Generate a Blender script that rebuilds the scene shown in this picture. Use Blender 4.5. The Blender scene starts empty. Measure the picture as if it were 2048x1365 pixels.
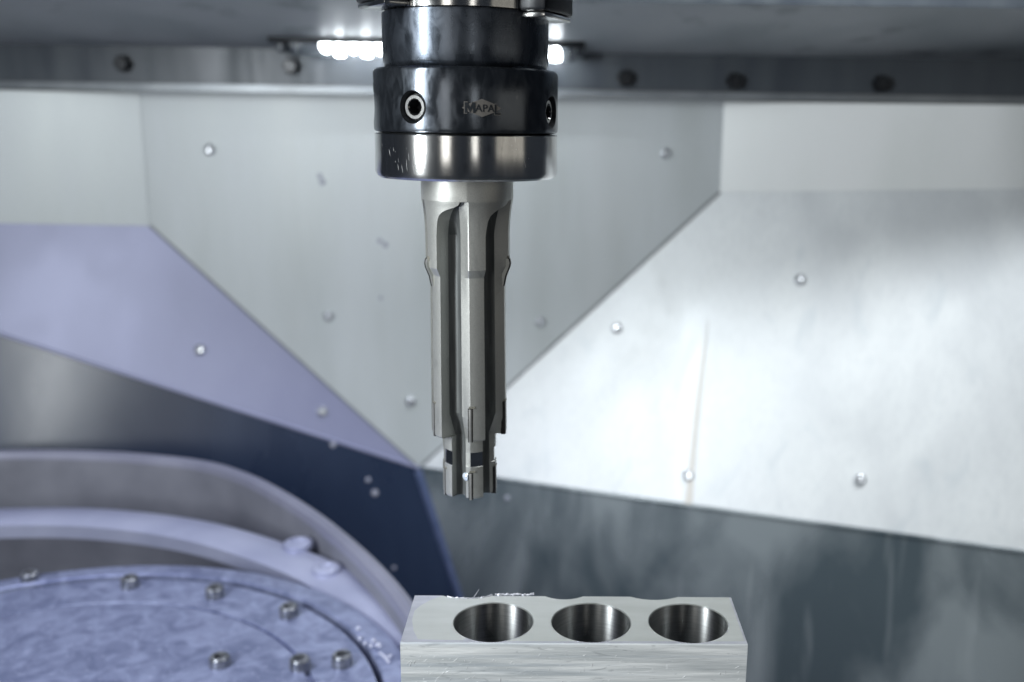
import bpy, bmesh, math, random
import numpy as np
from mathutils import Vector, Matrix
random.seed(7)
sc = bpy.context.scene
col = sc.collection
rad = math.radians

# ------------------------------------------------------------------ camera
FPX, CX, CY = 1980.0, 1158.0, 682.0            # focal length and principal point, in pixels of the 2048 wide photograph
PITCH, ROLL = rad(12.5), rad(0.9)
CAM = np.array([0.0, 0.0, 1.45])
_F = np.array([0, math.cos(PITCH), -math.sin(PITCH)])
_R0 = np.array([1.0, 0, 0]); _U0 = np.array([0, math.sin(PITCH), math.cos(PITCH)])
_R = _R0*math.cos(ROLL) + _U0*math.sin(ROLL)
_U = _U0*math.cos(ROLL) - _R0*math.sin(ROLL)
cd = bpy.data.cameras.new('camera'); cam = bpy.data.objects.new('camera', cd); col.objects.link(cam)
cam.matrix_world = Matrix(((_R[0], _U[0], -_F[0], CAM[0]), (_R[1], _U[1], -_F[1], CAM[1]), (_R[2], _U[2], -_F[2], CAM[2]), (0, 0, 0, 1)))
cd.sensor_width = 36; cd.lens = FPX/2048*36
cd.shift_x = -(CX-1024)/2048; cd.shift_y = (CY-682.5)/2048
cd.clip_start = 0.01; cd.clip_end = 50
cd.dof.use_dof = True; cd.dof.focus_distance = 0.412; cd.dof.aperture_fstop = 7.5
sc.camera = cam

# ------------------------------------------------------------------ world, lamps, exposure
w = bpy.data.worlds.new('World'); sc.world = w; w.use_nodes = True
bg = w.node_tree.nodes['Background']; bg.inputs[0].default_value = (0.62, 0.74, 0.95, 1); bg.inputs[1].default_value = 0.036
def area(name, loc, target, sx, sy, power, color):
    l = bpy.data.lights.new(name, 'AREA'); l.shape = 'RECTANGLE'; l.size = sx; l.size_y = sy; l.energy = power; l.color = color
    o = bpy.data.objects.new(name, l); col.objects.link(o); o.location = loc
    d = (Vector(target)-Vector(loc)); o.rotation_euler = d.to_track_quat('-Z', 'Y').to_euler()
    return o
area('work_lamp', (-0.66, -0.05, 1.62), (-0.05, 0.44, 1.40), 0.085, 0.62, 9.5, (0.93, 0.98, 1.0))
area('ring_reflection_fill', (0.74, 0.00, 1.46), (-0.05, 0.44, 1.42), 0.62, 0.26, 0.24, (1.0, 0.94, 0.82))  # added panel light, gives the ring its warm band of reflection
area('ceiling_lamp', (0.34, 0.62, 2.02), (0.20, 1.08, 1.15), 0.5, 0.10, 3.4, (0.93, 0.97, 1.0)).data.spread = rad(116)
area('front_fill', (-0.34, -0.42, 1.50), (-0.05, 0.44, 1.30), 0.16, 0.45, 0.55, (1.0, 0.98, 0.93))  # added fill left of the camera, mirrored in the ring, no real window
area('front_fill', (0.22, -0.50, 1.50), (-0.05, 0.44, 1.30), 0.10, 0.30, 0.22, (1.0, 0.98, 0.93))  # second added fill, right of the camera, thinner and dimmer
sl = bpy.data.lights.new('table_lamp', 'SPOT'); sl.energy = 9.0; sl.color = (0.62, 0.66, 1.0); sl.spot_size = rad(64); sl.spot_blend = 0.6; sl.shadow_soft_size = 0.06
slo = bpy.data.objects.new('table_lamp', sl); col.objects.link(slo); slo.location = (-0.50, 0.42, 1.92)
slo.rotation_euler = (Vector((-0.32, 0.64, 1.1))-Vector(slo.location)).to_track_quat('-Z', 'Y').to_euler()
sc.view_settings.view_transform = 'Standard'; sc.view_settings.look = 'None'
sc.view_settings.gamma = 1; sc.view_settings.exposure = 0.17; sc.view_settings.use_curve_mapping = False
sc.render.engine = 'CYCLES'; sc.cycles.use_denoising = True; sc.cycles.max_bounces = 8

# ------------------------------------------------------------------ helpers
def ray(x, y): return _F + (x-CX)/FPX*_R + (CY-y)/FPX*_U
def atY(x, y, Y): d = ray(x, y); return CAM + d*(Y/d[1])
def atZ(x, y, Z): d = ray(x, y); return CAM + d*((Z-CAM[2])/d[2])
def plane3(a, b, c):
    n = np.cross(b-a, c-a); n = n/np.linalg.norm(n)
    if n @ (CAM-a) < 0: n = -n
    return a, n
def atP(x, y, P): d = ray(x, y); return CAM + d*(((P[0]-CAM) @ P[1])/(d @ P[1]))
ORG = {}
def empty(name, loc, label, cat, group=None):
    o = bpy.data.objects.new(name, None); col.objects.link(o); o.location = loc; o.empty_display_size = 0.02
    o['label'] = label; o['category'] = cat
    if group: o['group'] = group
    ORG[o] = np.array(loc, float)
    return o
def tag(o, label, cat, group=None):
    o['label'] = label; o['category'] = cat
    if group: o['group'] = group
    return o
def finish(me, smooth):
    if smooth is not None:
        for p in me.polygons: p.use_smooth = True
        me.set_sharp_from_angle(angle=rad(smooth))
def mesh(name, verts, faces, mats, parent=None, smooth=None, mi=None, origin=None, flip=True):
    org = ORG[parent] if parent is not None else (np.array(origin, float) if origin is not None else np.zeros(3))
    me = bpy.data.meshes.new(name)
    me.from_pydata([tuple(np.array(v, float)-org) for v in verts], [], faces)
    if not isinstance(mats, (list, tuple)): mats = [mats]
    for m in mats: me.materials.append(m)
    if mi: me.polygons.foreach_set('material_index', mi)
    if flip:
        bm = bmesh.new(); bm.from_mesh(me); bmesh.ops.recalc_face_normals(bm, faces=bm.faces); bm.to_mesh(me); bm.free()
    finish(me, smooth)
    o = bpy.data.objects.new(name, me); col.objects.link(o)
    if parent is not None: o.parent = parent; ORG[o] = org
    else: o.location = org; ORG[o] = org
    return o
def from_bm(name, bm, mats, parent=None, smooth=None, origin=None):
    bm.verts.index_update()
    vs = [tuple(v.co) for v in bm.verts]; fs = [[v.index for v in f.verts] for f in bm.faces]; mi = [f.material_index for f in bm.faces]
    bm.free()
    return mesh(name, vs, fs, mats, parent, smooth, mi, origin)
def frame(axis):
    z = Vector(axis).normalized(); t = Vector((0, 0, 1)) if abs(z.z) < 0.9 else Vector((0, 1, 0))
    x = t.cross(z).normalized(); y = z.cross(x)
    return np.array(x), np.array(y), np.array(z)
def lathe(prof, c, axis=(0, 0, 1), n=64, a0=0.0, a1=None, cap=True):
    """prof: (r, h) pairs from c along axis"""
    X, Y, Z = frame(axis); full = a1 is None; a1 = a0+2*math.pi if full else a1
    m = n if full else n+1
    vs = []; fs = []
    for r, h in prof:
        for i in range(m):
            a = a0+(a1-a0)*i/n
            vs.append(np.array(c)+X*(r*math.cos(a))+Y*(r*math.sin(a))+Z*h)
    for j in range(len(prof)-1):
        for i in range(n):
            k = (i+1) % m
            fs.append((j*m+i, j*m+k, (j+1)*m+k, (j+1)*m+i))
    if full and cap:
        if prof[0][0] > 0: fs.append(tuple(range(m))[::-1])
        if prof[-1][0] > 0: fs.append(tuple((len(prof)-1)*m+i for i in range(m)))
    return vs, fs
def box_bm(c, X, Y, Z, sx, sy, sz, bev=0.0, seg=2):
    bm = bmesh.new()
    c = Vector(c); X = Vector(X).normalized(); Y = Vector(Y).normalized(); Z = Vector(Z).normalized()
    v = [bm.verts.new(c+X*(i*sx/2)+Y*(j*sy/2)+Z*(k*sz/2)) for i in (-1, 1) for j in (-1, 1) for k in (-1, 1)]
    for q in ((0, 1, 3, 2), (4, 6, 7, 5), (0, 4, 5, 1), (2, 3, 7, 6), (0, 2, 6, 4), (1, 5, 7, 3)): bm.faces.new([v[i] for i in q])
    if bev: bmesh.ops.bevel(bm, geom=list(bm.edges), offset=bev, segments=seg, profile=0.5, affect='EDGES')
    return bm
def boolean_diff(vs, fs, cutters, mats=(0, 1)):
    """base minus cutters; returns verts, faces, material index (cut faces = 1)"""
    def tmp(v, f, m):
        me = bpy.data.meshes.new('tmp'); me.from_pydata([tuple(p) for p in v], [], f)
        bm = bmesh.new(); bm.from_mesh(me); bmesh.ops.recalc_face_normals(bm, faces=bm.faces); bm.to_mesh(me); bm.free()
        for k in (0, 1): me.materials.append(_tm[k])
        for p in me.polygons: p.material_index = m
        o = bpy.data.objects.new('tmp', me); col.objects.link(o); return o
    _tm = [bpy.data.materials.new('t0'), bpy.data.materials.new('t1')]
    b = tmp(vs, fs, 0); cs = [tmp(v, f, 1) for v, f in cutters]
    for c in cs:
        md = b.modifiers.new('b', 'BOOLEAN'); md.operation = 'DIFFERENCE'; md.object = c; md.solver = 'EXACT'
    dg = bpy.context.evaluated_depsgraph_get(); dg.update()
    ev = b.evaluated_get(dg); me = ev.to_mesh()
    V = [tuple(v.co) for v in me.vertices]; Fc = [tuple(p.vertices) for p in me.polygons]; M = [p.material_index for p in me.polygons]
    ev.to_mesh_clear()
    for o in [b]+cs:
        me = o.data; bpy.data.objects.remove(o); bpy.data.meshes.remove(me)
    for m in _tm: bpy.data.materials.remove(m)
    return V, Fc, M
def copy_tree(o, delta, parent=None):
    c = o.copy(); col.objects.link(c); c.parent = parent
    if parent is None: c.location = Vector(o.location)+Vector(delta)
    for ch in list(o.children): copy_tree(ch, delta, c)
    return c

# ------------------------------------------------------------------ materials
def mat(name, c1, c2=None, metallic=0.0, r1=0.4, r2=None, scale=(60, 60, 60), lo=0.35, hi=0.65, bump=0.0, bscale=None, detail=6, distort=0.0, coat=0.0, spec=0.5, extra=None, aniso=0.0):
    m = bpy.data.materials.new(name); m.use_nodes = True; nt = m.node_tree; N = nt.nodes; L = nt.links
    p = N['Principled BSDF']; p.inputs['Metallic'].default_value = metallic
    p.inputs['Specular IOR Level'].default_value = spec; p.inputs['Coat Weight'].default_value = coat; p.inputs['Coat Roughness'].default_value = 0.15
    c2 = c2 or c1; r2 = r1 if r2 is None else r2
    tc = N.new('ShaderNodeTexCoord')
    def noise(sc_, det, dist):
        mp = N.new('ShaderNodeMapping'); mp.inputs['Scale'].default_value = sc_; L.new(tc.outputs['Object'], mp.inputs['Vector'])
        nz = N.new('ShaderNodeTexNoise'); nz.inputs['Scale'].default_value = 1; nz.inputs['Detail'].default_value = det; nz.inputs['Distortion'].default_value = dist
        L.new(mp.outputs[0], nz.inputs['Vector']); return nz
    nz = noise(scale, detail, distort)
    rp = N.new('ShaderNodeValToRGB'); rp.color_ramp.elements[0].position = lo; rp.color_ramp.elements[1].position = hi
    rp.color_ramp.elements[0].color = (*c1, 1); rp.color_ramp.elements[1].color = (*c2, 1)
    L.new(nz.outputs['Fac'], rp.inputs[0])
    colout = rp.outputs[0]
    for e in (extra or []):       # further layers: dict(scale, lo, hi, color, fac, detail, distort)
        n2 = noise(e['scale'], e.get('detail', 4), e.get('distort', 0.0))
        mr = N.new('ShaderNodeMapRange'); mr.inputs['From Min'].default_value = e['lo']; mr.inputs['From Max'].default_value = e['hi']
        mr.inputs['To Max'].default_value = e.get('fac', 1.0); L.new(n2.outputs['Fac'], mr.inputs['Value'])
        mx = N.new('ShaderNodeMix'); mx.data_type = 'RGBA'; L.new(mr.outputs[0], mx.inputs['Factor']); L.new(colout, mx.inputs[6]); mx.inputs[7].default_value = (*e['color'], 1)
        colout = mx.outputs[2]
    L.new(colout, p.inputs['Base Color'])
    mr = N.new('ShaderNodeMapRange'); mr.inputs['From Min'].default_value = lo; mr.inputs['From Max'].default_value = hi
    mr.inputs['To Min'].default_value = r1; mr.inputs['To Max'].default_value = r2
    L.new(nz.outputs['Fac'], mr.inputs['Value']); L.new(mr.outputs[0], p.inputs['Roughness'])
    if bump:
        nb = noise(bscale or scale, 5, 0.3)
        b = N.new('ShaderNodeBump'); b.inputs['Strength'].default_value = bump; b.inputs['Distance'].default_value = 0.001
        L.new(nb.outputs['Fac'], b.inputs['Height']); L.new(b.outputs[0], p.inputs['Normal'])
    if aniso:
        p.inputs['Anisotropic'].default_value = aniso
    return m
def emit(name, c, s):
    m = bpy.data.materials.new(name); m.use_nodes = True; p = m.node_tree.nodes['Principled BSDF']
    p.inputs['Base Color'].default_value = (*c, 1); p.inputs['Emission Color'].default_value = (*c, 1); p.inputs['Emission Strength'].default_value = s
    return m
def clear(name, c, rough=0.03):
    m = bpy.data.materials.new(name); m.use_nodes = True; p = m.node_tree.nodes['Principled BSDF']
    p.inputs['Base Color'].default_value = (*c, 1); p.inputs['Roughness'].default_value = rough; p.inputs['Transmission Weight'].default_value = 1.0; p.inputs['IOR'].default_value = 1.36
    return m
stain = dict(scale=(9, 9, 2.2), lo=0.52, hi=0.75, color=(0.60, 0.62, 0.62), fac=0.35, distort=0.6)
M_back = mat('stainless_back', (0.55, 0.59, 0.595), (0.64, 0.68, 0.70), 0.1, 0.40, 0.50, (14, 14, 2.5), extra=[stain], bump=0.05, bscale=(300, 300, 30))
M_right = mat('stainless_right_lit', (0.66, 0.69, 0.71), (0.76, 0.79, 0.80), 0.15, 0.36, 0.48, (12, 12, 5), distort=0.8, extra=[  # same steel as the back wall, lightened for the lamp light it catches
    dict(scale=(22, 22, 9), lo=0.60, hi=0.72, color=(0.50, 0.56, 0.60), fac=0.4, distort=1.2), dict(scale=(260, 260, 40), lo=0.45, hi=0.75, color=(0.58, 0.61, 0.63), fac=0.35)], bump=0.14, bscale=(45, 45, 18))
M_left = mat('stainless_left_blue_lit', (0.27, 0.285, 0.43), (0.32, 0.335, 0.48), 0.15, 0.4, 0.5, (10, 10, 6))  # bluish lamp tint is put into the steel colour
M_navy = mat('navy_reflection_panel', (0.011, 0.021, 0.050), (0.026, 0.042, 0.084), 0.0, 0.22, 0.36, (5, 5, 1.2), distort=0.5, spec=0.4)  # dark surroundings mirrored in the panel, put into its base colour
M_dark = mat('grey_reflection_panel', (0.10, 0.13, 0.15), (0.30, 0.34, 0.36), 0.2, 0.16, 0.34, (7, 7, 3.2), lo=0.40, hi=0.62, distort=0.9, extra=[  # cloudy reflections painted into the colour, along with stain streaks
    dict(scale=(30, 30, 1.6), lo=0.60, hi=0.68, color=(0.42, 0.46, 0.48), fac=0.5, distort=0.3)], bump=0.04, bscale=(40, 40, 20))
M_lintel = mat('lintel_grey', (0.06, 0.072, 0.09), (0.085, 0.10, 0.115), 0.1, 0.3, 0.5, (30, 30, 4))
M_hood = mat('hood_grey', (0.34, 0.37, 0.39), (0.42, 0.44, 0.46), 0.1, 0.35, 0.5, (10, 10, 8), extra=[dict(scale=(18, 18, 10), lo=0.60, hi=0.68, color=(0.12, 0.13, 0.15), fac=0.5)])
M_lip = mat('bright_lip', (0.20, 0.22, 0.24), (0.28, 0.30, 0.32), 0.3, 0.3, 0.4, (20, 20, 20))
M_screw = mat('screw_steel', (0.55, 0.57, 0.60), (0.70, 0.72, 0.75), 0.9, 0.2, 0.35, (300, 300, 300))
M_black = mat('black_oxide', (0.012, 0.014, 0.018), (0.022, 0.025, 0.03), 0.3, 0.3, 0.42, (200, 200, 200))
M_ox = mat('burnished_steel', (0.075, 0.085, 0.10), (0.10, 0.112, 0.13), 0.9, 0.17, 0.27, (260, 260, 120), lo=0.4, hi=0.62, distort=0.6, bump=0.03, bscale=(500, 500, 2500), extra=[
    dict(scale=(420, 420, 260), lo=0.63, hi=0.75, color=(0.17, 0.18, 0.20), fac=0.5, distort=1.5)])
M_neck = mat('oxide_neck', (0.070, 0.082, 0.10), (0.095, 0.108, 0.13), 0.9, 0.22, 0.34, (180, 180, 90), lo=0.38, hi=0.64, distort=0.8, bump=0.03, bscale=(400, 400, 2500), extra=[
    dict(scale=(320, 320, 200), lo=0.62, hi=0.75, color=(0.15, 0.165, 0.185), fac=0.5, distort=1.5)])
M_silver = mat('ground_steel', (0.60, 0.60, 0.59), (0.72, 0.72, 0.705), 1.0, 0.10, 0.19, (300, 300, 60), bump=0.02, bscale=(900, 900, 4000), extra=[
    dict(scale=(700, 700, 120), lo=0.66, hi=0.72, color=(0.85, 0.86, 0.86), fac=0.8, distort=0.5), dict(scale=(260, 260, 90), lo=0.60, hi=0.72, color=(0.30, 0.30, 0.30), fac=0.5)])
M_nickel = mat('matte_nickel', (0.50, 0.505, 0.48), (0.59, 0.595, 0.565), 0.75, 0.40, 0.52, (2600, 2600, 2600), detail=2, bump=0.05, bscale=(3500, 3500, 3500), extra=[
    dict(scale=(120, 120, 60), lo=0.58, hi=0.75, color=(0.30, 0.31, 0.30), fac=0.5, distort=0.8)])
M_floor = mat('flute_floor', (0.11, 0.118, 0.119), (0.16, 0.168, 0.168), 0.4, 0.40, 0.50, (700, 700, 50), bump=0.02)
M_polish = mat('polished_band', (0.62, 0.63, 0.64), (0.70, 0.71, 0.72), 1.0, 0.05, 0.08, (200, 200, 200))
M_carb = mat('carbide', (0.42, 0.42, 0.41), (0.46, 0.46, 0.45), 0.6, 0.36, 0.42, (400, 400, 400))
M_seam = mat('seam_black', (0.012, 0.012, 0.014), (0.03, 0.028, 0.026), 0.2, 0.4, 0.5, (900, 900, 900))
M_braze = mat('braze_tan', (0.22, 0.215, 0.18), (0.28, 0.27, 0.23), 0.4, 0.5, 0.6, (900, 900, 900))
M_gem = mat('pale_nozzle', (0.70, 0.78, 0.88), (0.75, 0.82, 0.9), 0.3, 0.1, 0.2, (900, 900, 900))
M_print = mat('laser_print', (0.13, 0.12, 0.11), (0.15, 0.14, 0.13), 0.2, 0.55, 0.6, (900, 900, 900))
M_printd = mat('laser_print_dark', (0.012, 0.015, 0.02), (0.016, 0.02, 0.025), 0.3, 0.5, 0.5, (900, 900, 900))
M_alu = mat('milled_aluminium', (0.52, 0.53, 0.58), (0.64, 0.65, 0.70), 0.45, 0.36, 0.44, (70, 220, 70), bump=0.015, bscale=(200, 2400, 200))
M_cast = mat('rough_aluminium', (0.60, 0.63, 0.64), (0.90, 0.92, 0.92), 0.25, 0.30, 0.46, (10, 90, 170), lo=0.34, hi=0.62, distort=1.4, bump=0.30, bscale=(70, 300, 800), extra=[
    dict(scale=(60, 300, 300), lo=0.61, hi=0.70, color=(0.34, 0.36, 0.37), fac=0.45, distort=2.2), dict(scale=(160, 400, 420), lo=0.66, hi=0.71, color=(0.9, 0.92, 0.93), fac=0.8, distort=2.0), dict(scale=(4, 4, 240), lo=0.50, hi=0.66, color=(0.40, 0.46, 0.52), fac=0.5, distort=0.4)])
M_bore = mat('bored_aluminium', (0.36, 0.37, 0.37), (0.46, 0.47, 0.47), 1.0, 0.10, 0.17, (90, 90, 1800), bump=0.06, bscale=(60, 60, 2600))
M_mill = mat('milled_path', (0.60, 0.62, 0.585), (0.66, 0.68, 0.65), 0.4, 0.36, 0.42, (40, 160, 40), bump=0.01, bscale=(150, 1800, 150))
M_scal = mat('scallop_aluminium', (0.6, 0.61, 0.66), (0.68, 0.69, 0.74), 0.5, 0.3, 0.4, (90, 90, 300))
def radial_brush(m, rough, an=0.85, rot=0.25):
    nt = m.node_tree; p = nt.nodes['Principled BSDF']; t = nt.nodes.new('ShaderNodeTangent'); t.direction_type = 'RADIAL'; t.axis = 'Z'
    nt.links.new(t.outputs[0], p.inputs['Tangent']); p.inputs['Anisotropic'].default_value = an; p.inputs['Anisotropic Rotation'].default_value = rot
    for l in list(p.inputs['Roughness'].links): nt.links.remove(l)
    p.inputs['Roughness'].default_value = rough
radial_brush(M_bore, 0.40, 0.97)
radial_brush(M_silver, 0.20, 0.8)
M_scratch = mat('scratch_bright', (0.62, 0.63, 0.64), (0.7, 0.71, 0.72), 0.4, 0.4, 0.5, (900, 900, 900))
M_sliver = mat('bright_sliver', (0.86, 0.87, 0.88), (0.92, 0.93, 0.94), 0.2, 0.25, 0.3, (900, 900, 900))
M_table = mat('rotary_steel_blue_lit', (0.16, 0.185, 0.31), (0.32, 0.355, 0.52), 0.35, 0.28, 0.46, (55, 55, 55), lo=0.36, hi=0.66, distort=1.2, bump=0.5, bscale=(110, 110, 110), extra=[dict(scale=(300, 300, 300), lo=0.60, hi=0.70, color=(0.45, 0.48, 0.66), fac=0.6, distort=1.0)])  # part of the bluish light on the table is in this colour
M_bolt = mat('bolt_dark', (0.12, 0.13, 0.15), (0.34, 0.35, 0.38), 0.7, 0.25, 0.4, (220, 220, 220))
M_groove = mat('groove_dark', (0.055, 0.065, 0.08), (0.09, 0.10, 0.12), 0.2, 0.4, 0.5, (60, 60, 60))
M_cradle = mat('cradle_grey', (0.17, 0.175, 0.205), (0.23, 0.235, 0.27), 0.2, 0.35, 0.5, (14, 14, 14))
M_rim = mat('cradle_rim', (0.24, 0.245, 0.32), (0.30, 0.305, 0.38), 0.3, 0.35, 0.5, (14, 14, 14))
M_arm = mat('arm_white', (0.34, 0.36, 0.50), (0.42, 0.44, 0.58), 0.25, 0.35, 0.45, (14, 14, 14))
M_rust = mat('coolant_run', (0.60, 0.575, 0.53), (0.68, 0.665, 0.63), 0.1, 0.4, 0.5, (60, 60, 8))
M_led = emit('led_white', (0.93, 0.97, 1.0), 22.0)
M_glass = clear('lamp_glass', (0.92, 0.95, 0.97), 0.08)
M_drop = clear('coolant_drop', (0.85, 0.87, 1.0), 0.12); M_drop.node_tree.nodes['Principled BSDF'].inputs['Transmission Weight'].default_value = 0.55
M_floorb = mat('tray_steel', (0.10, 0.11, 0.12), (0.16, 0.17, 0.18), 0.3, 0.4, 0.5, (20, 20, 20))

# ------------------------------------------------------------------ the enclosure (setting)
YB = 1.15
zl = atY(1000, 186, 1.13)[2]
A = atY(838, 936, YB); C = atY(1440, 385, YB); B = atZ(1479, 1025, A[2])
PR = plane3(A, B, C)
CL = atY(300, 452, YB); LB = atY(569, 850, 1.13); PL = plane3(A, LB, CL)
D = atY(920, 1190, 1.12)
PN = plane3(A, LB, D); PD = plane3(A, B, D)
PB = (np.array([0, YB, 0.0]), np.array([0, -1.0, 0]))
def slab(name, pts, n, m, th=0.004, kind='structure', parent=None):
    """a sheet of real thickness: front face through pts, body behind it"""
    n = np.array(n); k = len(pts); vs = [np.array(p) for p in pts]+[np.array(p)-n*th for p in pts]
    fs = [tuple(range(k)), tuple(range(k, 2*k))[::-1]]+[(i, (i+1) % k, k+(i+1) % k, k+i) for i in range(k)]
    o = mesh(name, vs, fs, m, parent, origin=None if parent else pts[0])
    if kind and parent is None: o['kind'] = kind
    return o
ztop = atY(1000, 183, YB)[2]
E_R = atP(2500, 372, PR); E_L = atP(-600, 436, PL)
nW = PB[1]
back = slab('back_wall', [np.array([-0.72, YB, 0.85]), np.array([0.8, YB, 0.85]), np.array([0.8, YB, ztop+0.06]), np.array([-0.72, YB, ztop+0.06])], nW, M_back)
off = 0.0015
def lerp(a, b, t): return a+(b-a)*t
B2 = lerp(A, B, 2.1)
right_panel = slab('right_slope_panel', [A, B2, E_R+(B2-B)*0.2, E_R, C], PR[1], M_right)
LB2 = lerp(A, LB, 3.7)
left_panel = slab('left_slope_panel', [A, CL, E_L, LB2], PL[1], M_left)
N1 = atP(1010, 1445, PD)
Dn = D+(D-A)*1.0
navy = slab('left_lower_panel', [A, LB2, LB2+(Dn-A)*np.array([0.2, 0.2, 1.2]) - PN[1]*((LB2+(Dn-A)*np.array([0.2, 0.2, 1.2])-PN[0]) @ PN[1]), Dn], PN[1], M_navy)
q = B2+np.array([0, 0, -0.36]); q = q-PD[1]*((q-PD[0]) @ PD[1])
darkp = slab('right_lower_panel', [A, Dn, q, B2], PD[1], M_dark)
# rounded weld seam along the corner where the two lower panels meet
def tube(pts, r, n=10):
    vs = []; fs = []
    for i, p in enumerate(pts):
        t = np.array(pts[min(i+1, len(pts)-1)])-np.array(pts[max(i-1, 0)]); X, Y, Z = frame(t)
        rr = r[i] if isinstance(r, (list, tuple)) else r
        for k in range(n): a = 2*math.pi*k/n; vs.append(np.array(p)+X*(rr*math.cos(a))+Y*(rr*math.sin(a)))
    for i in range(len(pts)-1):
        for k in range(n): fs.append((i*n+k, i*n+(k+1) % n, (i+1)*n+(k+1) % n, (i+1)*n+k))
    fs.append(tuple(range(n))[::-1]); fs.append(tuple((len(pts)-1)*n+k for k in range(n)))
    return vs, fs
def child_mesh(name, vf, m, parent, smooth=30): return mesh(name, vf[0], vf[1], m, parent, smooth)
M_weld = mat('weld_blue', (0.10, 0.14, 0.26), (0.14, 0.18, 0.32), 0.3, 0.3, 0.4, (60, 60, 60))
child_mesh('weld_seam', tube([lerp(A, Dn, t)+np.array([-0.002, 0.0015, 0]) for t in (0.01, 0.3, 0.6, 1.0)], 0.006), M_weld, navy)
child_mesh('edge_lip', tube([lerp(A, LB2, t) for t in (0.0, 0.5, 1.0)], 0.0022), M_left, left_panel)
child_mesh('edge_lip', tube([lerp(A, B2, t) for t in (0.0, 0.5, 1.0)], 0.002), M_dark, right_panel)
M_gasket = mat('sealant', (0.16, 0.175, 0.18), (0.24, 0.25, 0.26), 0.0, 0.5, 0.6, (40, 40, 40))
child_mesh('sealant_seam', tube([lerp(A, C, t) for t in (0.0, 0.5, 1.0)], 0.0018), M_gasket, right_panel)
child_mesh('sealant_seam', tube([lerp(A, CL, t) for t in (0.0, 0.5, 1.0)], 0.0014), M_gasket, left_panel)
# side walls rising from the slope panels
up = np.array([0, 0, 0.62])
def wall_from(a, b, name, m):
    n = np.cross(b-a, up); n = n/np.linalg.norm(n)
    if n @ (CAM-a) < 0: n = -n
    h = zl-0.006
    return slab(name, [a, b, np.array([b[0], b[1], h]), np.array([a[0], a[1], h])], n, m)
M_lit_side = mat('lamp_lit_side', (0.74, 0.77, 0.76), (0.80, 0.82, 0.82), 0.05, 0.35, 0.45, (10, 10, 4))  # brightness from the facing lamp is put into this wall's colour
rw = wall_from(C+np.array([0, -0.001, 0]), E_R, 'right_wall', M_lit_side)
lw = wall_from(CL+np.array([0, -0.001, 0]), E_L, 'left_wall', M_back)
# brown coolant run down the right slope
def strip_on(P, pix, wid, name, m, parent, lift=0.0012):
    vs = []
    for (x, y), wd in zip(pix, wid):
        vs += [atP(x-wd, y, P)+P[1]*lift, atP(x+wd, y, P)+P[1]*lift]
    fs = [(2*i, 2*i+1, 2*i+3, 2*i+2) for i in range(len(pix)-1)]
    return mesh(name, vs, fs, m, parent, flip=False)
strip_on(PR, [(1416, 640), (1408, 710), (1402, 760), (1394, 830), (1387, 900), (1382, 950), (1377, 1008)], [0.6, 2.5, 3.5, 4.5, 5, 6, 8], 'coolant_stain', M_rust, right_panel)
# top: lip, lintel, hood
lintel_z1 = atY(1000, 100, 1.12)[2]
lip = slab('wall_lip', [np.array([-0.75, 1.118, zl-0.004]), np.array([0.66, 1.118, zl-0.004]), np.array([0.66, 1.118, zl+0.004]), np.array([-0.75, 1.118, zl+0.004])], nW, M_lip, 0.03)
lintel = slab('lintel', [np.array([-0.76, 1.122, zl+0.0045]), np.array([0.68, 1.122, zl+0.0045]), np.array([0.68, 1.122, lintel_z1]), np.array([-0.76, 1.122, lintel_z1])], nW, M_lintel, 0.02)
h0 = lintel_z1-0.003; h1 = atY(1200, -20, 0.90)[2]
hn = np.cross(np.array([1.0, 0, 0]), np.array([0, 0.90-1.128, h1-h0])); hn /= np.linalg.norm(hn)
if hn @ (CAM-np.array([0, 1.119, h0])) < 0: hn = -hn
hood = slab('hood_panel', [np.array([-0.78, 1.128, h0]), np.array([0.70, 1.128, h0]), np.array([0.70, 0.90, h1]), np.array([-0.78, 0.90, h1])], hn, M_hood)
upper = slab('hood_front', [np.array([-0.80, 0.897, h1-0.01]), np.array([0.72, 0.897, h1-0.01]), np.array([0.72, 0.897, h1+0.18]), np.array([-0.80, 0.897, h1+0.18])], nW, M_lintel)
floor = slab('chip_tray', [np.array([-0.9, -0.2, 0.72]), np.array([0.8, -0.2, 0.72]), np.array([0.8, 1.3, 0.72]), np.array([-0.9, 1.3, 0.72])], (0, 0, 1), M_floorb)

# button head screws
def screw(parent, p, n, r=0.0065, h=0.005, name='screw', m=M_screw):
    prof = [(r, -0.001), (r, h*0.25), (r*0.93, h*0.55), (r*0.74, h*0.85), (r*0.5, h), (r*0.48, h), (r*0.42, h*0.35), (0.0, h*0.3)]
    v, f = lathe(prof, p, n, 20)
    return mesh(name, v, f, m, parent, 35)
for x, y in ((657, 632), (822, 803), (1080, 643), (1331, 307), (300, 640), (420, 300), (180, 300)): screw(back, atP(x, y, PB), PB[1])
for x, y in ((1234, 657), (1377, 951), (1600, 560), (1720, 960)): screw(right_panel, atP(x, y, PR), PR[1])
for x, y in ((645, 823), (400, 700)): screw(left_panel, atP(x, y, PL), PL[1])
def hexbolt(parent, x, y, Y=1.122, r=0.0085):
    p = atY(x, y, Y); v, f = lathe([(r*1.2, -0.001), (r*1.2, 0.002), (r, 0.0022), (r, 0.011), (r*0.85, 0.0125), (0, 0.0125)], p, (0, -1, 0), 6)
    return mesh('hex_bolt', v, f, M_black, parent)
for x, y in ((1250, 157), (585, 133), (1468, 163), (250, 128), (1760, 168)): hexbolt(lintel, x, y)

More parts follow.
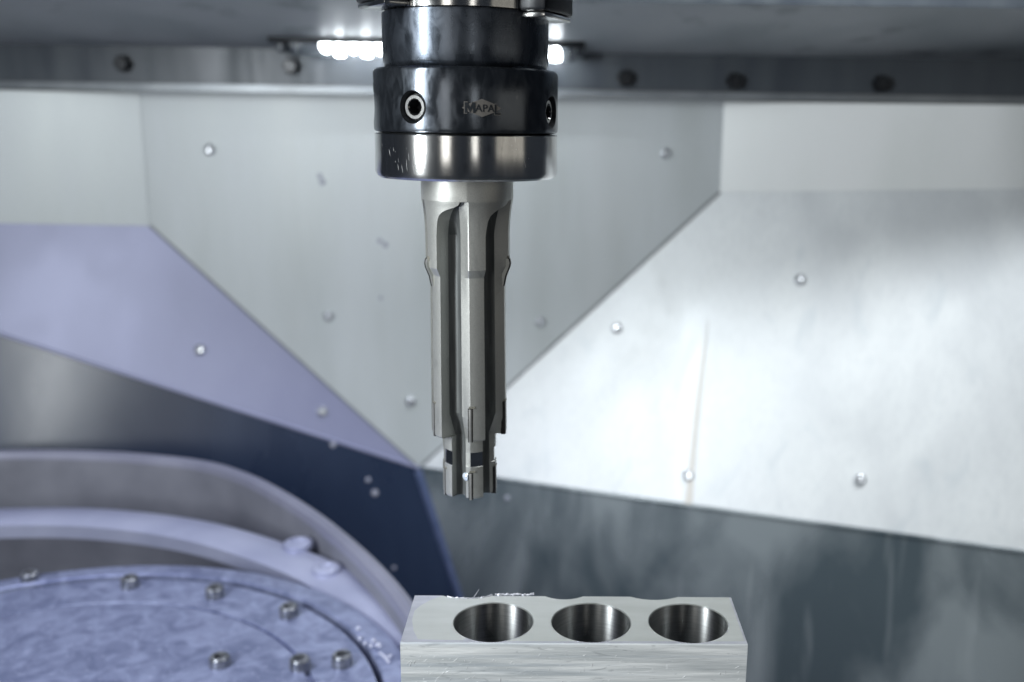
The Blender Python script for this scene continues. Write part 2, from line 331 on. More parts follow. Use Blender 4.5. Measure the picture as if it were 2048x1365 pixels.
# ------------------------------------------------------------------ LED machine lamp
yl = 1.085
la = atY(600, 90, yl); lb = atY(1168, 100, yl)
lamp = empty('machine_lamp', tuple(lerp(la, lb, 0.5)), 'slim LED tube lamp glowing under dark housing behind the spindle', 'lamp')
ldir = (lb-la)/np.linalg.norm(lb-la)
ha = atY(540, 76, yl); hb = atY(1170, 86, yl)
from_bm('housing', box_bm(tuple(lerp(ha, hb, 0.5)), ldir, (0, 1, 0), np.cross(ldir, (0, 1, 0)), np.linalg.norm(hb-ha), 0.022, 0.011, 0.002), M_black, lamp, 30)
child_mesh('glass_tube', tube([atY(598, 92, yl), atY(1138, 103, yl)], 0.0105, 24), M_glass, lamp, 40)
led0 = None
for i in range(18):
    x = 652+i*27.0
    p = atY(x, 95+i*0.6+(4 if i % 2 else -4), yl)
    v, f = lathe([(0.0062, -0.003), (0.006, 0.0), (0.004, 0.002), (0, 0.0025)], p, (0, -1, -0.25), 14)
    mesh('led', v, f, M_led, lamp, 40)
child_mesh('end_cap', tube([atY(1138, 103, yl), atY(1150, 103, yl)], 0.011, 20), M_lintel, lamp, 40)
child_mesh('end_cap', tube([atY(586, 91, yl), atY(598, 92, yl)], 0.011, 20), M_lintel, lamp, 40)
for x, y in ((560, 90), (1160, 101)):
    p = atY(x, y, yl); from_bm('bracket', box_bm((p[0], yl+0.018, p[2]), (1, 0, 0), (0, 1, 0), (0, 0, 1), 0.008, 0.037, 0.014, 0.001), M_lintel, lamp, 30)

# ------------------------------------------------------------------ tool holder and reamer
YT = 0.44
T = atY(933, 200, YT); TX = T[0]
def axis_z(py):
    lo, hi = CAM[2]-0.4, CAM[2]+0.3
    for _ in range(40):
        mid = (lo+hi)/2; P = np.array([TX, YT, mid])-CAM
        y = CY-FPX*(P @ _U)/(P @ _F)
        if y > py: lo = mid
        else: hi = mid
    return (lo+hi)/2
def S(py):
    P = np.array([TX, YT, axis_z(py)])-CAM; return (P @ _F)/FPX
def RT(py, wpx): return wpx*S(py)*0.996
VIEW = math.atan2(0-YT, 0-TX)                  # azimuth from the tool axis to the camera
def tdir(a):                                   # a in degrees, 0 facing the camera, + to the right in view
    t = VIEW+rad(a); return np.array([math.cos(t), math.sin(t), 0.0])
def tpt(r, a, z): return np.array([TX, YT, z])+tdir(a)*r
holder = empty('tool_holder', (TX, YT, axis_z(357)), 'dark hydraulic chuck with bright steel ring clamping the reamer', 'tool holder')
def cyl(profile, n=128): return lathe([(RT(y, w_), axis_z(y)) for y, w_ in profile], (TX, YT, 0), (0, 0, 1), n)
# flange with two drive keys
v, f = cyl([(30, 150), (30, 162), (29, 163.5), (12, 164), (12, 186), (10, 189), (-40, 190), (-40, 150), (-190, 150)])
mesh('flange', v, f, [M_silver], holder, 30)
for a, wd in ((62, 0.017), (-62, 0.015), (180, 0.017)):
    z0, z1 = axis_z(34 if a > 0 else 18), axis_z(-50); r0, r1 = RT(0, 150), RT(0, 206)
    c = tpt((r0+r1)/2, a, (z0+z1)/2); d = tdir(a)
    key = from_bm('drive_key', box_bm(tuple(c), d, np.cross((0, 0, 1), d), (0, 0, 1), r1-r0, 0.030, z1-z0, 0.0016), M_black, holder, 30)
    from_bm('key_pad', box_bm(tuple(tpt((r0+r1)/2, a, z0-0.0012)), d, np.cross((0, 0, 1), d), (0, 0, 1), (r1-r0)*0.93, 0.027, 0.0022, 0.0009), M_silver, key, 30)
v, f = cyl([(30.5, 150), (31, 163), (33, 166), (38, 166.5), (100, 165), (130, 164), (138, 161), (141, 158)])
mesh('neck', v, f, M_neck, holder, 30)
prof = [(141, 150), (141.5, 178), (145, 182), (150, 184), (200, 183.3), (256, 182.8), (262, 181.8), (265, 178.5), (266, 174), (266, 120)]
v, f = cyl(prof, 160)
SCR = [(-33, 218), (65, 222), (-86, 216), (155, 218)]
Rc = RT(215, 183.3)
cut = []
for a, py in SCR:
    d = tdir(a); z = axis_z(py)
    cut.append(lathe([(0.0057, -0.011), (0.0062, -0.0008), (0.0078, 0.003)], tpt(Rc, a, z), d, 40))
V, Fc, Mi = boolean_diff(v, f, cut)
collar = mesh('collar', V, Fc, [M_ox, M_black], holder, 25, Mi)
for a, py in SCR:
    d = tdir(a); c = tpt(Rc-0.0018, a, axis_z(py))
    s = mesh('set_screw', *lathe([(0.0054, -0.007), (0.0054, -0.0010), (0.0046, 0.0002), (0.0034, 0.0002), (0.0030, -0.0004)], c, d, 36, cap=False), M_silver, holder, 30)
    # hex socket: a six sided cup
    v, f = lathe([(0.0033, 0.0001), (0.0030, -0.001), (0.0029, -0.0058), (0.0, -0.0062)], c, d, 6, cap=False)
    mesh('hex_socket', v, f, M_black, s)
v, f = cyl([(265.5, 140), (267, 172), (268, 179), (270, 181.5), (300, 181.2), (342, 181), (350, 177.5), (354, 173), (355, 120), (355, 95)], 160)
ring = mesh('clamp_ring', v, f, M_silver, holder, 25)
# fine scratches on the bright ring
rs_ = random.Random(11)
for i in range(26):
    a = rs_.choice((rs_.gauss(-52, 7), rs_.gauss(-40, 9), rs_.uniform(-70, 40))); y_ = rs_.uniform(278, 326); ln = rs_.uniform(3, 22); dr = rs_.uniform(0.2, 2.0)
    pts_ = [tpt(RT(y_+ln*t, 181.15)-0.00004, a+dr*t*ln/20, axis_z(y_+ln*t)) for t in (0, 0.35, 0.7, 1)]
    q_ = rs_.uniform(.00004, .00010); v, f = tube(pts_, [q_*0.3, q_, q_, q_*0.3], 5); mesh('scratch', v, f, M_scratch, ring, 60)
def patch(a0, a1, py0, py1, wpx, name, m, parent, lift=0.00008, n=10):
    vs = []; fs = []
    for i in range(n+1):
        a = a0+(a1-a0)*i/n
        for py in (py0, py1): vs.append(tpt(RT(py, wpx)+lift, a, axis_z(py)))
    fs = [(2*i, 2*i+1, 2*i+3, 2*i+2) for i in range(n)]
    return mesh(name, vs, fs, m, parent, 60, flip=False)
# balancing flat on the right of the ring
# emblem: pointed diamond with the maker's name
def wrap(x_mm, y_mm, r, a0, z0): return tpt(r, a0+math.degrees(x_mm/1000/r), z0+y_mm/1000)
AE, ZE = 8.8, axis_z(218)
def strip_poly(cols_, r, name, m, parent):
    vs = []; fs = []
    for x, ylo, yhi in cols_: vs += [wrap(x, ylo, r, AE, ZE), wrap(x, yhi, r, AE, ZE)]
    fs = [(2*i, 2*i+1, 2*i+3, 2*i+2) for i in range(len(cols_)-1)]
    return mesh(name, vs, fs, m, parent, 60, flip=False)
RE = RT(217, 183.5)+0.0001
def diamond(xs): return [(x, -3.5*(1-abs(x)/9.4) if abs(x) < 5.6 else -1.42*(1-(abs(x)-5.6)/2.3), 3.5*(1-abs(x)/9.4) if abs(x) < 5.6 else 1.42*(1-(abs(x)-5.6)/2.3)) for x in xs]
emb = strip_poly(diamond([-7.9+15.8*i/32 for i in range(33)]), RE, 'emblem', M_print, holder)
def letters(txt, size, x, y, r, m, offset, sx=1.0):
    cu = bpy.data.curves.new('t', 'FONT'); cu.body = txt; cu.size = size; cu.offset = offset; cu.align_x = 'CENTER'; cu.resolution_u = 4
    o = bpy.data.objects.new('t', cu); col.objects.link(o); dg = bpy.context.evaluated_depsgraph_get(); dg.update()
    me = o.evaluated_get(dg).to_mesh(); vs = [(v_.co.x*sx, v_.co.y) for v_ in me.vertices]; fs = [tuple(p.vertices) for p in me.polygons]
    o.evaluated_get(dg).to_mesh_clear(); bpy.data.objects.remove(o); bpy.data.curves.remove(cu)
    mesh('letter', [wrap(x+a, y+b, r, AE, ZE) for a, b in vs], fs, m, emb, flip=False)
for txt, size, x, y in (('A', 4.0, -1.35, -1.4), ('P', 4.0, 1.15, -1.4), ('A', 4.0, 3.6, -1.4), ('L', 5.6, 6.1, -2.4)):
    if size > 5: letters(txt, size*1.04, x, y-0.08, RE+0.00004, M_print, 0.26)
    letters(txt, size, x, y, RE+0.00010, M_printd, 0.05)
MP = [(-.5, 0), (-.5, 1), (-.2, 1), (0, .55), (.2, 1), (.5, 1), (.5, 0), (.26, 0), (.26, .52), (0, .02), (-.26, .52), (-.26, 0)]
MF = [(0, 1, 10, 11), (1, 2, 3, 10), (3, 9, 10), (3, 8, 9), (3, 4, 5, 8), (5, 6, 7, 8)]
for k_, m_, l_ in ((1.14, M_print, 0.00004), (1.0, M_printd, 0.0001)):
    mesh('letter', [wrap(-4.7+4.3*k_*a, 0.05+4.1*k_*(b-0.5), RE+l_, AE, ZE) for a, b in MP], MF, m_, emb, flip=False)

# reamer -----------------------------------------------------------
reamer = empty('reamer', (TX, YT, axis_z(985)), 'stepped steel reamer with straight flutes and slim carbide cutting blades', 'cutting tool')
STARTS = [-70, 0, 70, 125, 180, 247]            # leading edges of the lands, uneven pitch
R0 = 73.0
# rows: y, land radius px, land width deg (None = closed), runout width fraction, depth fraction, (r_fs, off_fs, r_fe, off_fe)
big = (52.0, -2.0, 62.0, 13.0); small = (38.0, -3.0, 45.0, 11.0)
rows = [(357, 92.3, 0, 0, big, 0), (380, 92.2, 0, 0, big, 0), (397, 92, 0, 0, big, 0),
        (398, 91.8, 0.20, 0.36, big, 0), (404, 90.5, 0.24, 0.44, big, 0), (409, 89.5, 0.38, 0.50, big, 0), (414, 88.7, 0.60, 0.56, big, 0), (419, 88, 0.74, 0.62, big, 0), (426, 87, 0.86, 0.70, big, 0),
        (436, 86, 0.93, 0.80, big, 0), (450, 85, 0.97, 0.90, big, 0), (466, 84.3, 1, 1, big, 0), (500, 84, 1, 1, big, 0), (530, 83.6, 1, 1, big, 0),
        (546, 75.2, 1, 1, big, 0), (600, 75, 1, 1, big, 0), (700, 75, 1, 1, big, 0), (816, 74.8, 1, 1, big, 0), (838, 74.8, 1, 1, 'mid', 0), (858, 74.6, 1, 1, small, 0), (861, 72.5, 1, 1, small, 0),
        (861.2, 53, 1, 1, small, 0), (889, 53, 1, 1, small, 0), (890, 51.2, 1, 1, small, 1), (917, 51.2, 1, 1, small, 1), (918, 53.4, 1, 1, small, 0), (975, 53.4, 1, 1, small, 0), (979, 52, 1, 1, small, 0)]
NL, NW, NF, NE = 6, 2, 12, 2
NC = NL+NW+NF+NE+1
vs = []; fs = []; mi = []
for (py, Rl, wf, df, fl, pol) in rows:
    if fl == 'mid': fl = tuple((a+b)/2 for a, b in zip(big, small))
    z = axis_z(py); k = S(py)*0.996
    lw_ = 24.0 if Rl > 60 else 29.0
    for t, a0 in enumerate(STARTS):
        a1 = STARTS[(t+1) % 6]; a1 = a1+360 if a1 <= a0 else a1
        gap = a1-a0-lw_; sc_ = gap/46.0
        e = a1-gap*max(wf, 0.02) if wf < 1 else a0+lw_
        cw = 1.5 if wf > 0 else 0.3; b0 = a0+cw; pts = [(Rl, b0+(e-b0)*i/NL) for i in range(NL)]
        r_fs, o_fs, r_fe, o_fe = fl
        a_fs = e+(-o_fs*0.0)+o_fs*sc_ if wf >= 1 else None
        a_fe = a1-o_fe*sc_
        full_fs = a0+lw_+o_fs*sc_
        if wf < 1:
            if wf == 0:
                a_fs = a1-0.02*gap; a_fe2 = a1-0.01*gap; rs = re = Rl
            else:
                a_fe2 = a1-min(o_fe*sc_, wf*gap*0.9); a_fs = a_fe2+(full_fs-a_fe2)*max(0, (df-0.36)/0.64); a_fs = max(a_fs, e-3.0)
                rs = Rl+(r_fs-Rl)*df; re = Rl+(r_fe-Rl)*df
        else:
            a_fe2 = a_fe; rs, re = r_fs, r_fe
        def cart(r, a): return np.array([r*math.cos(rad(a)), r*math.sin(rad(a))])
        pe, ps, pf, pn = cart(Rl, e), cart(rs, a_fs), cart(re, a_fe2), cart(Rl-(1.6 if wf > 0 else 0), a1)
        rc = 30.0 if fl[0] > 45 else 22.0
        if wf < 1: rc = (rs+re)/2 if wf == 0 else Rl+(rc-Rl)*df
        pc = cart(rc, a_fs*0.4+a_fe2*0.6)
        P2 = []
        for i in range(NW): P2.append(lerp(pe, ps, i/NW))
        for i in range(NF):
            u = i/NF
            P2.append(ps*(1-u)**2+pc*2*u*(1-u)+pf*u*u)
        for i in range(NE+1): P2.append(lerp(pf, pn, i/NE))
        for r, a in pts: vs.append(tpt(r*k, a, z))
        for p in P2:
            vs.append(tpt(math.hypot(*p)*k, math.degrees(math.atan2(p[1], p[0])), z))
M6 = 6*NC
for j in range(len(rows)-1):
    for i in range(M6):
        k2 = (i+1) % M6; fs.append((j*M6+i, j*M6+k2, (j+1)*M6+k2, (j+1)*M6+i))
        c = i % NC
        if c < NL: mi.append(2 if rows[j][5] and rows[j+1][5] else 0)
        elif c < NL+NW: mi.append(0)
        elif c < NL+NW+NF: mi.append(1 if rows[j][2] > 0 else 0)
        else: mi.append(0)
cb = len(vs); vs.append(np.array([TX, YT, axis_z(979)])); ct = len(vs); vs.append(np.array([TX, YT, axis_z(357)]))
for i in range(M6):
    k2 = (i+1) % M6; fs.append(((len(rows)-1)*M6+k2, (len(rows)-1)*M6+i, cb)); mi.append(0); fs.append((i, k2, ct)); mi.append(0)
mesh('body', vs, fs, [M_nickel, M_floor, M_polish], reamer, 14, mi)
def blade(a, y0, y1, rpx, wpx, name='cutting_blade', dep=9.0, proud=1.4, m=M_carb, tilt=0.0):
    """blade let into the leading edge of a land"""
    ym = (y0+y1)/2; k = S(ym); z0, z1 = axis_z(y0), axis_z(y1)
    d = tdir(a); tg = np.cross((0, 0, 1), d)
    r = (rpx+proud-dep/2)*k
    base = np.array([TX, YT, (z0+z1)/2])+d*r+tg*((wpx/2-1.2)*k)
    Z = np.array([0, 0, 1.0])+d*tilt
    b = from_bm(name, box_bm(tuple(base), d, tg, Z, dep*k, wpx*k, z0-z1, 1.3*k, 2), m, reamer, 30)
    from_bm('braze_seam', box_bm(tuple(base-d*(0.9*k)+tg*(0.2*k)+np.array([0, 0, 0.5*k])), d, tg, Z, dep*k, (wpx+3.6)*k, (z0-z1)+1.5*k, 1.0*k, 1), M_seam, b, 30)
    from_bm('braze_tab', box_bm(tuple(np.array([TX, YT, z0+2.8*k])+d*((rpx-2.9)*k)+tg*((wpx*0.5+2.5)*k)), d, tg, Z, 6*k, 12*k, 4.4*k, 0.5*k, 1), M_braze, b, 30)
    return b
for a in STARTS:
    front = math.cos(rad(a))
    blade(a, 798, 862, 74.8, 5.5)
    blade(a, 929, 981, 53.4, 5.0)
# chamfering blades on two lands: bent bar following the shoulder
for a in (-70, 70, 180):
    d = tdir(a); tg = np.cross((0, 0, 1), d); k = S(540)
    path = [(514, 86.5), (522, 88.5), (530, 87.0), (548, 79.5), (568, 75.5)]
    vs = []; fs = []
    for py, r in path:
        for rr in (r*k, (r-9)*k):
            for w_ in (-1.5, 8.0): vs.append(np.array([TX, YT, axis_z(py)])+d*rr+tg*(w_*k))
    n = len(path)
    for i in range(n-1):
        o = 4*i
        for p, q_ in ((0, 1), (1, 3), (3, 2), (2, 0)): fs.append((o+p, o+q_, o+4+q_, o+4+p))
    fs += [(0, 1, 3, 2), (4*n-4, 4*n-3, 4*n-1, 4*n-2)]
    ch = mesh('chamfer_blade', vs, fs, M_nickel, reamer)
    pth = [np.array([TX, YT, axis_z(py)])+d*((r+0.4)*k)+tg*(-1.6*k) for py, r in [(512, 84.5)]+path]
    v, f = tube(pth, 1.5*k, 8); mesh('cutting_edge', v, f, M_seam, ch, 40)
    # clearance gash above the blade
    from_bm('clearance_flat', box_bm(tuple(np.array([TX, YT, axis_z(513)])+d*((84.2-2.5)*k)+tg*(4.5*k)), d, tg, (0, 0, 1), 6*k, 9*k, 9*k, 0.6*k, 1), M_braze, ch, 30)
# round nozzle in the flute wall
nz = tpt(RT(945, 45), -10.0, axis_z(938)); nd = tdir(-50)
v, f = lathe([(0.0019, -0.002), (0.0019, 0.0004), (0.0012, 0.0009), (0, 0.001)], nz, nd, 20); mesh('coolant_nozzle', v, f, M_gem, reamer, 40)

# spindle nose above the frame, carrying the holder
sp = empty('spindle', (TX, YT, axis_z(-40)+0.001), 'black machine spindle nose holding the tool holder from above', 'spindle')
v, f = lathe([(RT(-40, 150), axis_z(-190)), (RT(-40, 320), axis_z(-190)), (RT(-40, 340), axis_z(-210)), (RT(-40, 340), axis_z(-210)+0.45), (0.01, axis_z(-210)+0.45)], (TX, YT, 0), (0, 0, 1), 96)
mesh('nose', v, f, M_black, sp, 30)

# ------------------------------------------------------------------ aluminium work piece
ZB = CAM[2]-0.208
fl_ = atZ(805, 1287, ZB); bl_ = atZ(828, 1190, ZB)
BC = np.array([0.0, 0.3885, ZB]); yaw = rad(1.2)
bx = np.array([math.cos(yaw), math.sin(yaw), 0]); by = np.array([-math.sin(yaw), math.cos(yaw), 0]); bz = np.array([0, 0, 1.0])
def bp(x, y, z): return BC+bx*x+by*y+bz*z
block = empty('work_piece', tuple(bp(0, 0, -0.075)), 'pale aluminium block with three reamed bores and scalloped rear edge', 'metal block')
x0, x1, y0, y1, H = -0.0712, 0.0706, -0.0212, 0.0205, 0.075
# profile in y-z with a rounded front edge, extruded along x
pr = [(y0, -H), (y0, -0.0012), (y0+0.0002, -0.0004), (y0+0.0006, 0), (y1-0.0004, 0), (y1, -0.0004), (y1, -H)]
NX = 2
vs = []; fs = []
xs = [x0, x1]
for x in xs:
    for y, z in pr: vs.append(bp(x, y, z))
k = len(pr)
fs = [(i, (i+1) % k, k+(i+1) % k, k+i) for i in range(k)]+[tuple(range(k))[::-1], tuple(range(k, 2*k))]
cut = []
HOLES = [-0.0345, 0.0070, 0.0484]
HY = [-0.0031, -0.0030, -0.0031]
for hx, hy in zip(HOLES, HY):
    cut.append(lathe([(0.0167, -0.10), (0.0167, -0.0004), (0.0173, 0.0002), (0.0173, 0.01)], bp(hx, hy, 0), (0, 0, 1), 96))
def bxy(px, py): p = atZ(px, py, ZB)-BC; return p @ bx, p @ by
for pxa, pxb in ((882, 985), (1088, 1168), (1258, 1358)):
    xa, _ = bxy(pxa, 1192); xb, _ = bxy(pxb, 1192); hw = (xb-xa)/2; sag = 0.0034
    rr = (hw*hw+sag*sag)/(2*sag)
    cut.append(lathe([(rr, -0.10), (rr, 0.02)], bp((xa+xb)/2, y1-sag+rr, 0), (0, 0, 1), 160))
V, Fc, Mi = boolean_diff(vs, fs, cut)
Varr = np.array(V)
mi = []
for fidx, m_ in zip(Fc, Mi):
    c = Varr[list(fidx)].mean(axis=0)-BC; z = c[2]; yy = c @ by
    p0, p1, p2 = Varr[fidx[0]], Varr[fidx[1]], Varr[fidx[2]]
    zs = Varr[list(fidx)][:, 2]
    if m_ == 1: mi.append(2)
    elif zs.max()-zs.min() < 1e-5 and abs(zs.max()-ZB) < 1e-4: mi.append(0)
    else: mi.append(1)
keep = [(f_, m_) for f_, m_ in zip(Fc, mi) if m_ != 2]
bores = {0: [], 1: [], 2: []}; scal = []
for f_, m_ in zip(Fc, mi):
    if m_ != 2: continue
    c = Varr[list(f_)].mean(axis=0)-BC; u_, w_ = c @ bx, c @ by
    for hi_, (hx, hy) in enumerate(zip(HOLES, HY)):
        if all(math.hypot((Varr[i]-BC) @ bx-hx, (Varr[i]-BC) @ by-hy) < 0.0176 for i in f_): bores[hi_].append(f_); break
    else: scal.append(f_)
mesh('body', V, [f_ for f_, _ in keep]+scal, [M_alu, M_cast, M_scal], block, 28, [m_ for _, m_ in keep]+[2]*len(scal), flip=False)
for hi_ in bores:
    idx = sorted({i for f_ in bores[hi_] for i in f_}); mp_ = {i: n_ for n_, i in enumerate(idx)}
    mesh('bore', [V[i] for i in idx], [tuple(mp_[i] for i in f_) for f_ in bores[hi_]], M_bore, block, 28, flip=False)
pth_px = [(884, 1192), (862, 1200), (842, 1211), (829, 1222), (824, 1240), (827, 1262), (836, 1279), (925, 1281), (936, 1274), (955, 1277), (968, 1283), (1150, 1283), (1180, 1279), (1215, 1283), (1492, 1283), (1457, 1193)]
pp = [bxy(*q_) for q_ in pth_px]; pp = [(min(a_, x1-0.0008), min(max(b_, y0+0.001), y1-0.0006)) for a_, b_ in pp]
nn_ = len(pp); vs = [bp(a_, b_, 0.00003) for a_, b_ in pp]+[bp(a_, b_, -0.0005) for a_, b_ in pp]
fs = [tuple(range(nn_)), tuple(range(nn_, 2*nn_))[::-1]]+[(i, (i+1) % nn_, nn_+(i+1) % nn_, nn_+i) for i in range(nn_)]
V2, F2, _m2 = boolean_diff(vs, fs, cut)
mesh('milled_face', V2, F2, M_mill, block, 20)
# raised burrs along the rear edge and bore rims
def burr(path, r, name='burr', m=M_alu, par=block):
    v, f = tube(path, r, 6); return mesh(name, v, f, m, par, 50)
rng = random.Random(3)
xa, _ = bxy(990, 1190); xb, _ = bxy(1068, 1190)
n = 26; burr([bp(xa+(xb-xa)*i/n, y1+rng.uniform(-.0002, .0003), 0.0004+rng.uniform(-.0002, .0004)) for i in range(n+1)], [rng.uniform(.0003, .0006) for _ in range(n+1)])
hw = (bxy(985, 1192)[0]-bxy(882, 1192)[0])/2; sag = 0.0034; rr = (hw*hw+sag*sag)/(2*sag); xm = (bxy(985, 1192)[0]+bxy(882, 1192)[0])/2
pa = []
for i in range(31):
    x = xm-hw*0.75+hw*1.75*i/30; yb = y1-sag+rr-math.sqrt(max(rr*rr-(x-xm)**2, 0))
    pa.append(bp(x, yb+rng.uniform(-.0001, .0002), 0.0002+rng.uniform(-.0002, .0003)))
burr(pa, [rng.uniform(.0001, .0005) for _ in range(31)])
for hx, hy in zip(HOLES, HY):
    a0 = rng.uniform(-80, -20)
    burr([bp(hx+0.01725*math.cos(rad(a0+i*3)), hy+0.01725*math.sin(rad(a0+i*3)), rng.uniform(-.0001, .00015)) for i in range(14)], [rng.uniform(.00004, .0002) for _ in range(14)])
# torn slivers and scratches standing on the rough front face
for i in range(90):
    x = rng.uniform(x0+0.002, x1-0.002) if i % 3 else rng.uniform(x0+.001, x0+.035); z = -rng.uniform(0.0045, 0.021); ln = rng.uniform(0.0005, 0.0022)*(1.7 if i % 9 == 0 else 1); an = rad(rng.gauss(50, 28)); cv = rng.uniform(-.3, .3)
    pts = []
    for s_ in range(5):
        t = s_/4-0.5; aa = an+cv*t; pts.append(bp(x+ln*t*math.cos(aa), y0-0.00002-0.00012*(0.25-t*t)*4*rng.random(), z+ln*t*math.sin(aa)))
    rr_ = rng.uniform(.00003, .00010)
    burr(pts, [rr_*0.3, rr_, rr_*1.2, rr_, rr_*0.3], 'sliver', M_sliver)
# curled chip standing at the rear edge
p0 = atZ(948, 1192, ZB); p = bp(*bxy(948, 1194), 0.0)
tag(mesh('metal_chip', *tube([p, p+np.array([0.0010, 0.0006, 0.0012]), p+np.array([0.0022, 0.0010, 0.0032])], [0.00022, 0.00018, 0.00008], 6), M_alu, None, 40, origin=p), 'thin pale sliver of swarf sticking up from scalloped rear edge of block', 'metal chip')
fix = empty('fixture', (BC[0], BC[1], 0.72), 'grey fixture riser under the aluminium block', 'fixture')
from_bm('riser', box_bm((BC[0], BC[1], (0.7205+ZB-H-0.0005)/2), bx, by, bz, 0.20, 0.10, ZB-H-0.0005-0.7205, 0.003), M_cradle, fix, 30)

# ------------------------------------------------------------------ rotary table, cradle, arm
ZTB = CAM[2]-0.36; TS = 0.36/0.32
tcn = atZ(-6, 1495, ZTB)
table = empty('rotary_table', (tcn[0], tcn[1], ZTB-0.10), 'lavender grey round machine table with ring grooves and bolts', 'rotary table')
prof = [(0.03, -0.02), (0.03, 0), (0.148, 0.0), (0.157, -0.0005), (0.158, -0.004), (0.1605, -0.004), (0.1612, -0.0015), (0.1945, -0.0015)]
v, f = lathe([(r_*TS, h_) for r_, h_ in [(0.0, -0.02)]+prof], (tcn[0], tcn[1], ZTB), (0, 0, 1), 160, cap=False); mesh('table_top', v, f, M_table, table, 25)
v, f = lathe([(0.190*TS, -0.012), (0.199*TS, -0.010)], (tcn[0], tcn[1], ZTB), (0, 0, 1), 160, cap=False); mesh('ring_groove', v, f, M_groove, table, 25)
v, f = lathe([(r_*TS, h_) for r_, h_ in [(0.1985, -0.011), (0.1985, -0.0005), (0.200, 0.0006), (0.212, 0.0006), (0.216, -0.001), (0.219, -0.008), (0.219, -0.05), (0.20, -0.10)]], (tcn[0], tcn[1], ZTB), (0, 0, 1), 160, cap=False); mesh('outer_ring', v, f, M_table, table, 25)
def cap_bolt(px, py, h=0.008, r=0.0068):
    p = atZ(px, py, ZTB)
    p[2] = ZTB-0.0012
    v, f = lathe([(r, -0.01), (r, h*0.85), (r*0.85, h), (r*0.55, h), (r*0.5, h*0.45), (0, h*0.45)], p, (0, 0, 1), 20)
    mesh('cap_bolt', v, f, M_bolt, table, 35)
for x, y in ((578, 1228), (684, 1326), (600, 1334), (430, 1190), (260, 1170), (60, 1160), (440, 1330)): cap_bolt(x, y)
# cradle bowl behind the table
ZC = CAM[2]-0.345
cc = atZ(-565, 1462, ZC)
pts = [atZ(x, y, ZC) for x, y in ((-500, 930), (-250, 912), (0, 900), (200, 902), (340, 912), (430, 925), (505, 949), (569, 981), (637, 1023), (702, 1073), (765, 1130), (824, 1197), (880, 1280), (930, 1380))]
cradle = empty('trunnion_cradle', tuple(pts[4]-np.array([0, 0, 0.25])), 'grey curved trunnion cradle wall with pale rounded rim behind the table', 'machine cradle')
def smooth_path(P, m=6):
    P = [np.array(p) for p in P]; out = []
    for i in range(len(P)-1):
        a, b, c, d = P[max(i-1, 0)], P[i], P[i+1], P[min(i+2, len(P)-1)]
        for s_ in range(m):
            t = s_/m; out.append(0.5*((2*b)+(-a+c)*t+(2*a-5*b+4*c-d)*t*t+(-a+3*b-3*c+d)*t**3))
    out.append(P[-1]); return out
path = smooth_path(pts)
vs = []; fs = []
prf = [(0.0, -0.25), (0.0, -0.006), (0.002, 0.0), (0.008, 0.002), (0.013, 0.0), (0.015, -0.006), (0.015, -0.25)]
for i, p in enumerate(path):
    t = path[min(i+1, len(path)-1)]-path[max(i-1, 0)]; t[2] = 0; t /= np.linalg.norm(t); nn = np.array([-t[1], t[0], 0])
    if nn[1] < 0: nn = -nn
    for o_, z_ in prf: vs.append(p+nn*(o_-0.014)+np.array([0, 0, z_]))
kk = len(prf)
for i in range(len(path)-1):
    for j in range(kk-1): fs.append((i*kk+j, i*kk+j+1, (i+1)*kk+j+1, (i+1)*kk+j))
mi = [1 if 1 <= (q_ % (kk-1)) <= 4 else 0 for q_ in range(len(fs))]
mesh('bowl_wall', vs, fs, [M_cradle, M_rim], cradle, 40, mi)
# support arm crossing below the rim
ZA = CAM[2]-0.362
a_pts = smooth_path([atZ(-300, 1045, ZA), atZ(-100, 1025, ZA), atZ(100, 1018, ZA), atZ(250, 1024, ZA), atZ(400, 1044, ZA), atZ(520, 1075, ZA), atZ(640, 1118, ZA), atZ(730, 1166, ZA), atZ(820, 1220, ZA), atZ(920, 1290, ZA), atZ(1010, 1370, ZA)])
vs = []; fs = []; prf = [(-0.012, -0.016), (-0.013, -0.003), (-0.010, 0.0), (0.010, 0.0), (0.013, -0.003), (0.013, -0.016)]
for i, p in enumerate(a_pts):
    t = a_pts[min(i+1, len(a_pts)-1)]-a_pts[max(i-1, 0)]; t[2] = 0; t /= np.linalg.norm(t); nn = np.array([-t[1], t[0], 0])
    if nn[1] < 0: nn = -nn
    for o_, z_ in prf: vs.append(p+nn*(o_*1.5-0.012)+np.array([0, 0, z_]))
kk = len(prf)
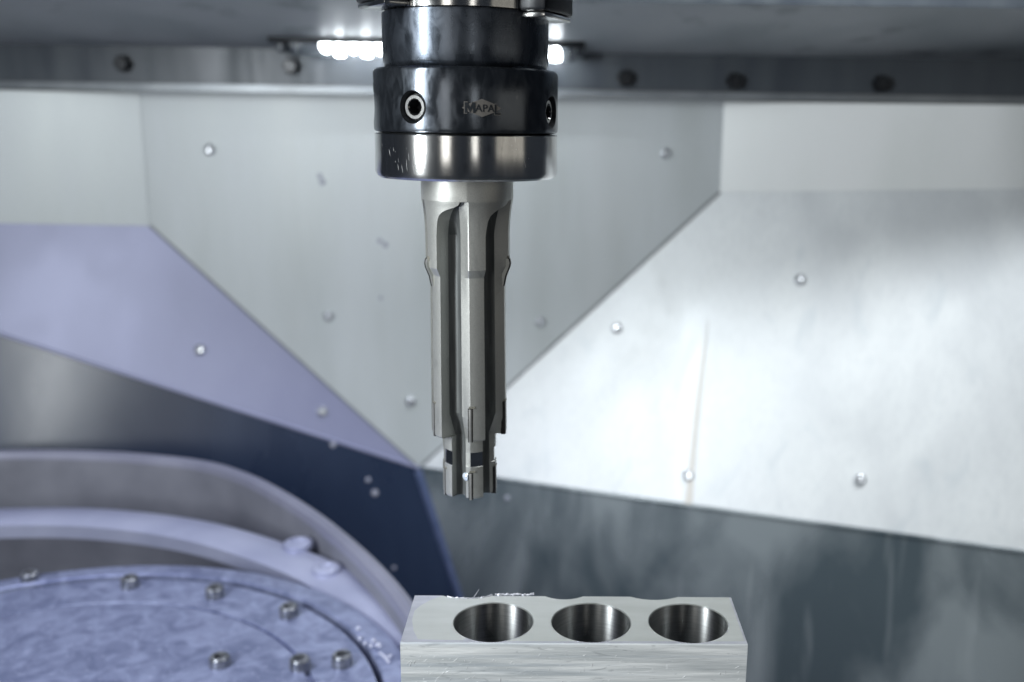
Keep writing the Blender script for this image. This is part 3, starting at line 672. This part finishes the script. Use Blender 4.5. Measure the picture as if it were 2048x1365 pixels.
for i in range(len(a_pts)-1):
    for j in range(kk): fs.append((i*kk+j, i*kk+(j+1) % kk, (i+1)*kk+(j+1) % kk, (i+1)*kk+j))
fs += [tuple(range(kk)), tuple((len(a_pts)-1)*kk+j for j in range(kk))]
arm = mesh('support_arm', vs, fs, M_arm, None, 40, origin=a_pts[12]); tag(arm, 'smooth pale lavender arm between round table and curved cradle wall', 'machine arm')
for px, py, sz in ((596, 1090, 0.012), (652, 1140, 0.011)):
    p = atZ(px, py, ZA+0.002)
    v, f = lathe([(sz, -0.002), (sz, 0.002), (sz*0.85, 0.0034), (sz*0.5, 0.0036), (sz*0.45, 0.002), (0, 0.002)], p, (0, 0, 1), 16)
    mesh('clamp_button', v, f, M_arm, arm, 40)

# ------------------------------------------------------------------ coolant drops
def drop(p, n, r, label, group, squash=0.45):
    r = r*rng.uniform(0.7, 1.15)
    v, f = lathe([(r*math.sin(t), r*squash*(math.cos(t))) for t in [math.pi*i/9 for i in range(10)]][::-1][1:-1], p, n, 14)
    o = mesh('coolant_drop', v, f, M_drop, None, 60, origin=p); return tag(o, label, 'drop', group)
for x, y, P, r in ((666, 890, PN, .0035), (736, 960, PN, .004), (750, 986, PN, .005), (788, 1136, PN, .0035)):
    drop(atP(x, y, P)+P[1]*0.001, P[1], r, 'clear coolant drop clinging to the dark blue lower panel', 'coolant drops on the blue panel')
for x, y, r in ((760, 482, .0034), (771, 490, .0034), (762, 596, .003), (640, 352, .004), (645, 364, .004)):
    drop(atP(x, y, PB)+PB[1]*0.001, PB[1], r, 'clear coolant drop clinging to the grey back wall', 'coolant drops on the back wall')
drop(atP(1015, 996, PD)+PD[1]*0.001, PD[1], .0042, 'single clear coolant drop on the grey lower panel below the bright slope', None)
for i in range(14):
    x = 712+rng.random()*70; y = 1262+(x-712)*0.85+rng.uniform(-12, 14)
    p = atZ(x, y, ZTB+0.001); drop(p+np.array([0, 0, 0.0015]), (0, 0, 1), rng.uniform(.0014, .0022), 'clear coolant bead on the outer ring of the round table', 'coolant beads on the round table', 0.95)
